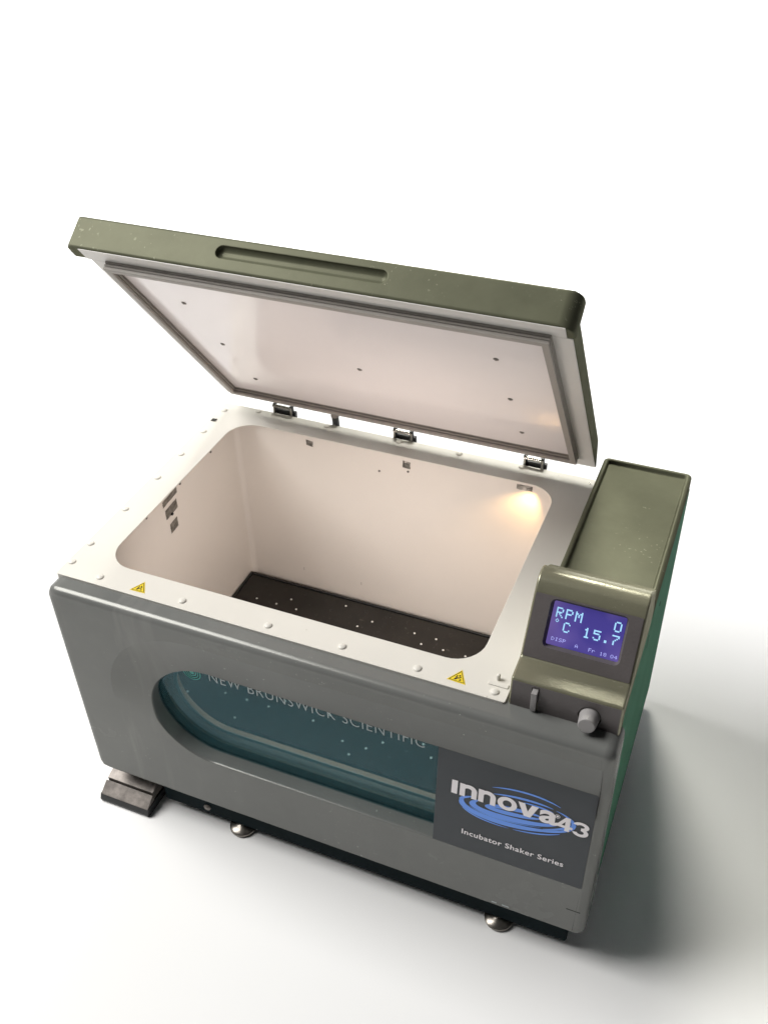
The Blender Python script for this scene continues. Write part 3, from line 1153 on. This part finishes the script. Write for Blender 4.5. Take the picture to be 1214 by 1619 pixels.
def build_console():
    x0, x1 = .9085, 1.0935
    p0, p1 = Vector((0, .064, .052)), Vector((0, .142, .160))
    prof = [(.006, -.010), (.014, .050), (.064, .052), (.1290, .1420)]
    # rounded hump on top
    for i in range(1, 9):
        a = R(144 - 116 * i / 8)
        prof.append((.1620 + .034 * math.cos(a), .1290 + .034 * math.sin(a)))
    prof += [(.232, .118), (.262, .040), (.262, -.010)]
    con = prism('control_console', prof, x0, x1, 'console_paint', None, .0042, 4)
    d = (p1 - p0).normalized()
    n = Vector((0, -d.z, d.y))

    def F(x, s, off=0.0):
        return Vector((x, 0, 0)) + p0 + d * s + n * off
    # recess for the display
    bm = bmesh.new()
    rect0 = rrect(.9395, 1.0680, .0245, .1070, .010, 5)
    rect1 = rrect(.9435, 1.0640, .0290, .1030, .004, 5)
    big = [(1.004 + (x - 1.004) * 1.06, .066 + (s - .066) * 1.08) for x, s in rect0]
    loft_into(bm, [[F(x, s, .006) for x, s in big], [F(x, s, .0) for x, s in rect0], [F(x, s, -.0125) for x, s in rect1]],
              cap_first=True, cap_last=True)
    bmesh.ops.recalc_face_normals(bm, faces=bm.faces)
    c1 = finish(bm, 'cutter', 'black')
    # round pocket for the knob, slot for the switch
    fn = Vector((0, -.060, .008)).normalized()

    def S(x, t, off=0.0):                     # on the switch face
        return Vector((x, .006 + .008 * t, -.010 + .060 * t)) + fn * off
    bm = bmesh.new()
    cyl_into(bm, S(1.0425, .42, -.006), fn, .0180, .0195, .010, 40)
    c2 = finish(bm, 'cutter', 'black')
    bm = bmesh.new()
    a, b = S(.9465, .16, -.004), S(.9590, .84, .004)
    box_into(bm, (.9450, min(a.y, b.y) + .0005, -.003), (.9575, .020, .0420))
    c3 = finish(bm, 'cutter', 'black')
    cut(con, [c1, c2, c3])
    # thin plates added on display and switch faces, shade painted in as darker grey
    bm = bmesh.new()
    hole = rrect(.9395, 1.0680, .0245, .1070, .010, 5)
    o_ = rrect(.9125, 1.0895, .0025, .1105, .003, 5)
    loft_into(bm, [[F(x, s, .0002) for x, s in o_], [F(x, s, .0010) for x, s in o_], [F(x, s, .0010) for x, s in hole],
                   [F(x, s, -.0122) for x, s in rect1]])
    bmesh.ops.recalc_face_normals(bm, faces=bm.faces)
    finish(bm, 'shaded_display_bezel', 'face_shade_grey', con)
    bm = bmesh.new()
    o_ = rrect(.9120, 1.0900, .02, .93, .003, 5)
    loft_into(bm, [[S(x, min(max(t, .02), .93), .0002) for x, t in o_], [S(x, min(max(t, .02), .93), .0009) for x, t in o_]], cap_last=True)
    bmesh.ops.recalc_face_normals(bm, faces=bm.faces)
    pl_ = finish(bm, 'shaded_switch_face', 'face_shade_grey', con)
    bm = bmesh.new()
    cyl_into(bm, S(1.0425, .42, -.004), fn, .0190, .0190, .010, 40)
    k1 = finish(bm, 'cutter', 'black')
    bm = bmesh.new()
    box_into(bm, (.9450, -.006, -.003), (.9575, .022, .0420))
    k2 = finish(bm, 'cutter', 'black')
    cut(pl_, [k1, k2])
    # display pane with its characters
    bm = bmesh.new()
    rs = rrect(.9436, 1.0638, .0291, .1029, .003, 4)
    loft_into(bm, [[F(x, s, -.0123) for x, s in rs], [F(x, s, -.0115) for x, s in rs]], cap_last=True)
    bmesh.ops.recalc_face_normals(bm, faces=bm.faces)
    finish(bm, 'display_screen', 'lcd_blue', con, smooth=False)
    G57 = {'R': '11110 10001 10001 11110 10100 10010 10001', 'P': '11110 10001 10001 11110 10000 10000 10000',
           'M': '10001 11011 10101 10101 10001 10001 10001', '0': '01110 10001 10001 10001 10001 10001 01110',
           'C': '01110 10001 10000 10000 10000 10001 01110', '1': '00100 01100 00100 00100 00100 00100 01110',
           '5': '11111 10000 11110 00001 00001 10001 01110', '7': '11111 00001 00010 00100 01000 01000 01000',
           '.': '00000 00000 00000 00000 00000 01100 01100', 'o': '01100 10010 10010 01100 00000 00000 00000',
           'D': '11100 10010 10001 10001 10001 10010 11100', 'I': '01110 00100 00100 00100 00100 00100 01110',
           'S': '01111 10000 10000 01110 00001 00001 11110', 'F': '11111 10000 10000 11110 10000 10000 10000',
           'r': '00000 00000 10110 11001 10000 10000 10000', '8': '01110 10001 10001 01110 10001 10001 01110',
           '4': '00010 00110 01010 10010 11111 00010 00010', ':': '00000 01100 01100 00000 01100 01100 00000',
           'A': '00100 01010 10001 10001 11111 10001 10001', '9': '01110 10001 10001 01111 00001 00010 01100'}

    def glyphs(bm, s, x, sb, w_, h, pitch, gap=0.10):
        for ch in s:
            if ch in G57:
                rows = G57[ch].split()
                pw, ph = w_ / 5, h / 7
                for r_, bits in enumerate(rows):
                    for c_, bit in enumerate(bits):
                        if bit == '1':
                            xa, sa_ = x + c_ * pw, sb + (6 - r_) * ph
                            g = gap * 0.5
                            vs = [F(xa + pw * g * 0.2, sa_ + ph * g * 0.2, -.0112), F(xa + pw * (1 - g * 0.2), sa_ + ph * g * 0.2, -.0112),
                                  F(xa + pw * (1 - g * 0.2), sa_ + ph * (1 - g * 0.2), -.0112), F(xa + pw * g * 0.2, sa_ + ph * (1 - g * 0.2), -.0112)]
                            bm.faces.new([bm.verts.new(v) for v in vs])
            x += pitch
    bm = bmesh.new()
    glyphs(bm, 'RPM', .9500, .0765, .0118, .0170, .0158)
    glyphs(bm, '0', 1.0460, .0765, .0122, .0170, .0158)
    glyphs(bm, 'C', .9660, .0545, .0112, .0170, .0158)
    glyphs(bm, '15', .9995, .0545, .0120, .0170, .0165)
    glyphs(bm, '.', 1.0330, .0545, .0100, .0150, .0158)
    glyphs(bm, '7', 1.0462, .0545, .0122, .0165, .0158)
    glyphs(bm, 'o', .9515, .0640, .0068, .0100, .01)
    finish(bm, 'display_digits', 'lcd_digit', con, smooth=False)
    bm = bmesh.new()
    glyphs(bm, 'DISP', .9510, .0372, .0050, .0058, .0064)
    glyphs(bm, 'A', .9915, .0345, .0046, .0058, .0064)
    glyphs(bm, 'Fr', 1.0140, .0340, .0046, .0058, .0060)
    glyphs(bm, '18', 1.0330, .0330, .0046, .0056, .0060)
    glyphs(bm, '04', 1.0505, .0330, .0046, .0056, .0062)
    finish(bm, 'display_caption', 'lcd_small', con, smooth=False)
    # knob and rocker switch
    bm = bmesh.new()
    cyl_into(bm, S(1.0425, .42, -.005), fn, .0172, .0142, .030, 40, .0022)
    kn = finish(bm, 'knob', 'knob_grey', con)
    bm = bmesh.new()
    box_into(bm, (.9465, .0005, -.0010), (.9560, .022, .0400), .0010, 2)
    finish(bm, 'power_switch', 'knob_grey', con)
    return con


build_console()

# ------------------------------------------------------------------ lid
TH = 0.9169
YH, ZH = 0.6604, 0.0351
LV, LT = 0.6577, 0.0648
cT, sT = math.cos(TH), math.sin(TH)


def LP(u, v, w_):
    return Vector((u, YH - v * cT + w_ * sT, ZH + v * sT + w_ * cT))


def lid_box(bm, a, b, bev=0.0, seg=2):
    vs = box_into(bm, a, b, bev, seg)
    for v in vs:
        v.co = LP(*v.co)


def build_lid():
    # shell: box that tapers a little towards its top
    bm = bmesh.new()
    k = 5
    def L(u0, u1, v0, v1, w_, r):
        return [LP(u, v, w_) for u, v in rrect(u0, u1, v0, v1, r, k)]
    v1 = LV - .022
    loft_into(bm, [L(.016, .890, .012, v1, .0015, .004), L(.012, .9004, .0005, v1, 0.0, .006), L(.011, .9004, 0, v1, .003, .006),
                   L(.006, .8915, .004, v1, LT - .008, .006), L(.009, .8885, .008, v1, LT - .001, .008), L(.016, .880, .016, v1, LT, .010)],
              cap_first=True, cap_last=True)
    bmesh.ops.recalc_face_normals(bm, faces=bm.faces)
    lid = finish(bm, 'lid', 'olive_paint', ang=45)

    # front rail with the grip groove pressed into it
    u0, u1 = -.0236, .9040
    va, vb_ = LV - .034, LV
    bm = bmesh.new()
    # outline in (u,w): bevel radius rr round the face; rounded ends in plan
    rr = .006
    gc0, gc1, gw, gr = .2865, .5780, .0365, .0122
    na, nt_ = 24, 30
    def gro(r, flat=0.0):
        P = []
        for i in range(na + 1):
            a = R(270 - 180 * i / na)
            P.append((gc0 + r * math.cos(a), gw + r * math.sin(a)))
        for i in range(1, nt_):
            P.append((gc0 + (gc1 - gc0) * i / nt_, gw + r))
        for i in range(na + 1):
            a = R(90 - 180 * i / na)
            P.append((gc1 + r * math.cos(a), gw + r * math.sin(a)))
        for i in range(1, nt_):
            P.append((gc1 + (gc0 - gc1) * i / nt_, gw - r))
        return P
    base = gro(gr)
    tags = ['L'] * (na + 1) + ['T'] * (nt_ - 1) + ['R'] * (na + 1) + ['B'] * (nt_ - 1)
    angs = [R(270 - 180 * i / na) for i in range(na + 1)] + [0] * (nt_ - 1) + [R(90 - 180 * i / na) for i in range(na + 1)] + [0] * (nt_ - 1)

    def outer(ins, insl, insr):
        rect = (u0 + insl, u1 - insr, ins, LT - ins, .004)
        out = []
        for p, t, a in zip(base, tags, angs):
            if t == 'T':
                out.append((p[0], rect[3]))
            elif t == 'B':
                out.append((p[0], rect[2]))
            else:
                # walk round the end of the rail in step with the groove's round end
                if t == 'L':
                    q = 1 - (math.degrees(a) - 90) / 180
                    xc_, xe, k_ = gc0, rect[0], 1
                else:
                    q = (math.degrees(a) + 90) / 180
                    xc_, xe, k_ = gc1, rect[1], -1
                rc_, lo_, hi_ = .004, rect[2], rect[3]
                if q < 1 / 3:
                    f_ = q * 3
                    f_ = 1 - (1 - f_) ** 2
                    p_ = (xc_ + (xe + k_ * rc_ - xc_) * f_, lo_)
                elif q > 2 / 3:
                    f_ = (1 - q) * 3
                    f_ = 1 - (1 - f_) ** 2
                    p_ = (xc_ + (xe + k_ * rc_ - xc_) * f_, hi_)
                else:
                    f_ = (q - 1 / 3) * 3
                    if f_ < .25:
                        b_ = (PI / 2) * f_ * 4
                        p_ = (xe + k_ * rc_ * (1 - math.sin(b_)), lo_ + rc_ * (1 - math.cos(b_)))
                    elif f_ > .75:
                        b_ = (PI / 2) * (1 - f_) * 4
                        p_ = (xe + k_ * rc_ * (1 - math.sin(b_)), hi_ - rc_ * (1 - math.cos(b_)))
                    else:
                        p_ = (xe, lo_ + rc_ + (hi_ - lo_ - 2 * rc_) * (f_ - .25) * 2)
                out.append(p_)
        return out
    loops = []
    Re = .027                                 # plan radius of the right end
    prof = [(va, 0, 0, 0)]
    for i in range(9):
        a = (PI / 2) * i / 8
        ie = Re * (1 - math.cos(a))
        il = .008 * (1 - math.cos(a))
        v = vb_ - Re + Re * math.sin(a)
        i_f = max(0.0, rr - (vb_ - v))
        ins = rr - math.sqrt(max(0, rr * rr - i_f * i_f)) if i_f > 0 else 0
        prof.append((v, ins, il, ie))
    for v, ins, il, ie in prof:
        loops.append([LP(u, v, w_) for u, w_ in outer(ins, il, ie)])
    loops.append([LP(u, vb_, w_) for u, w_ in gro(gr + .0015)])
    for i in range(8):
        a = (PI / 2) * i / 8
        r = gr * math.cos(a)
        loops.append([LP(u, vb_ - .0006 - gr * 0.80 * math.sin(a), w_) for u, w_ in gro(max(r, .0006))])
    loft_into(bm, loops, cap_first=True, cap_last=True)
    bmesh.ops.recalc_face_normals(bm, faces=bm.faces)
    finish(bm, 'lid_rail', 'olive_paint', lid, ang=35)

    # white underside pan with inner panel
    bm = bmesh.new()
    lid_box(bm, (.0135, .0022, -.0012), (.8992, LV - .0345, .0005), .0006, 1)
    lid_box(bm, (.0050, LV - .0340, -.0014), (.8900, LV - .0010, .0002), .0005, 1)
    finish(bm, 'lid_pan', 'liner_pan', lid)
    bm = bmesh.new()
    lid_box(bm, (.0500, .0480, -.0024), (.8630, .6250, -.0014))
    finish(bm, 'lid_inner_panel', 'lid_liner', lid)

    # ribbed gasket: four mitred lengths
    GU0, GU1, GV0, GV1 = .0470, .8665, .0450, .6280
    GI = .0135                                # ring width
    H = .0165                                 # height
    prof = [(0.0, 0.0), (0.0006, .25), (.0022, .27), (.0022, .35), (.0004, .38), (.0004, .58), (.0022, .60), (.0022, .68), (.0006, .71), (.0010, .96), (.0025, 1.0)]
    inn = [(GI - .0015, 1.0), (GI, .94), (GI, .70), (GI - .003, .67), (GI - .003, .55), (GI, .52), (GI, .35), (GI - .003, .32), (GI - .003, .2), (GI, .17), (GI, 0)]
    full = prof + inn
    names = []
    for side in range(4):
        bm = bmesh.new()
        ends = []
        for end in (0, 1):
            ring = []
            for ins, h in full:
                a0, a1, b0, b1 = GU0 + ins, GU1 - ins, GV0 + ins, GV1 - ins
                c = [(a0, b0), (a1, b0), (a1, b1), (a0, b1)]
                p = c[(side + end) % 4]
                ring.append(LP(p[0], p[1], -.0012 - H * h))
            ends.append(ring)
        loft_into(bm, ends, cap_first=True, cap_last=True)
        bmesh.ops.recalc_face_normals(bm, faces=bm.faces)
        finish(bm, 'gasket', 'gasket', lid, ang=25)
    # screws holding the inner panel
    sme = None
    for u, v in ((.1465, .5005), (.1475, .3215), (.1490, .1435), (.4541, .3243), (.7573, .4960), (.7575, .3180), (.7572, .1410)):
        if sme is None:
            bm = bmesh.new()
            cyl_into(bm, (0, 0, 0), (0, 0, -1), .0052, .0050, .0008, 16)
            cyl_into(bm, (0, 0, -.0005), (0, 0, -1), .0034, .0018, .0020, 12)
            for v_ in bm.verts:
                q = v_.co.copy()
                v_.co = LP(q.x, q.y, q.z) - LP(0, 0, 0)
            bmesh.ops.translate(bm, verts=bm.verts, vec=ORG)
            o = finish(bm, 'panel_screw', 'worn_steel', lid)
            sme = o.data
        else:
            o = bpy.data.objects.new('panel_screw', sme)
            COL.objects.link(o)
            o.parent = lid
        o.location = LP(u, v, -.0024) - ORG
    return lid


mat('liner_pan', (0.62, 0.60, 0.57), 0.40, 0.0, var=0.03, vscale=4.0, bump=0.03, bscale=200)
lid = build_lid()

# ------------------------------------------------------------------ hinges and gas strut at the back edge
for xc, wd in ((.1520, .052), (.4580, .048), (.7635, .046)):
    bm = bmesh.new()
    y0 = .6690
    box_into(bm, (xc - wd / 2, y0 + .004, -.045), (xc + wd / 2 + .006, y0 + .013, .006), .001, 1)   # leaf on the body's back
    for s in (-1, 1):
        xa = xc + s * (wd / 2 - .004)
        box_into(bm, (xa - .004, y0, -.012), (xa + .004, y0 + .010, .022), .0012, 1)
    h = finish(bm, 'hinge', 'black', None)
    bm = bmesh.new()
    cyl_into(bm, (xc - wd / 2 + .001, y0 + .001, .0165), (1, 0, 0), .0042, .0042, wd - .006, 14)
    for s in (-1, 1):
        xa = xc + s * (wd / 2 - .0035)
        box_into(bm, (xa - .0022, y0 - .0022, -.010), (xa + .0022, y0 + .001, .019), .0010, 1)
    finish(bm, 'hinge_pin', 'steel', h)
bm = bmesh.new()
cyl_into(bm, (.283, .690, -.06), (0, -.10, 1), .0085, .0085, .075, 18)
gs = finish(bm, 'gas_strut', 'black')
bm = bmesh.new()
cyl_into(bm, (.283, .683, .014), (0, -.10, 1), .0105, .0085, .016, 18)
finish(bm, 'strut_end', 'worn_steel', gs)

for o in bpy.data.objects:
    if o.type == 'MESH' and o.name.startswith('cutter'):
        bpy.data.objects.remove(o)
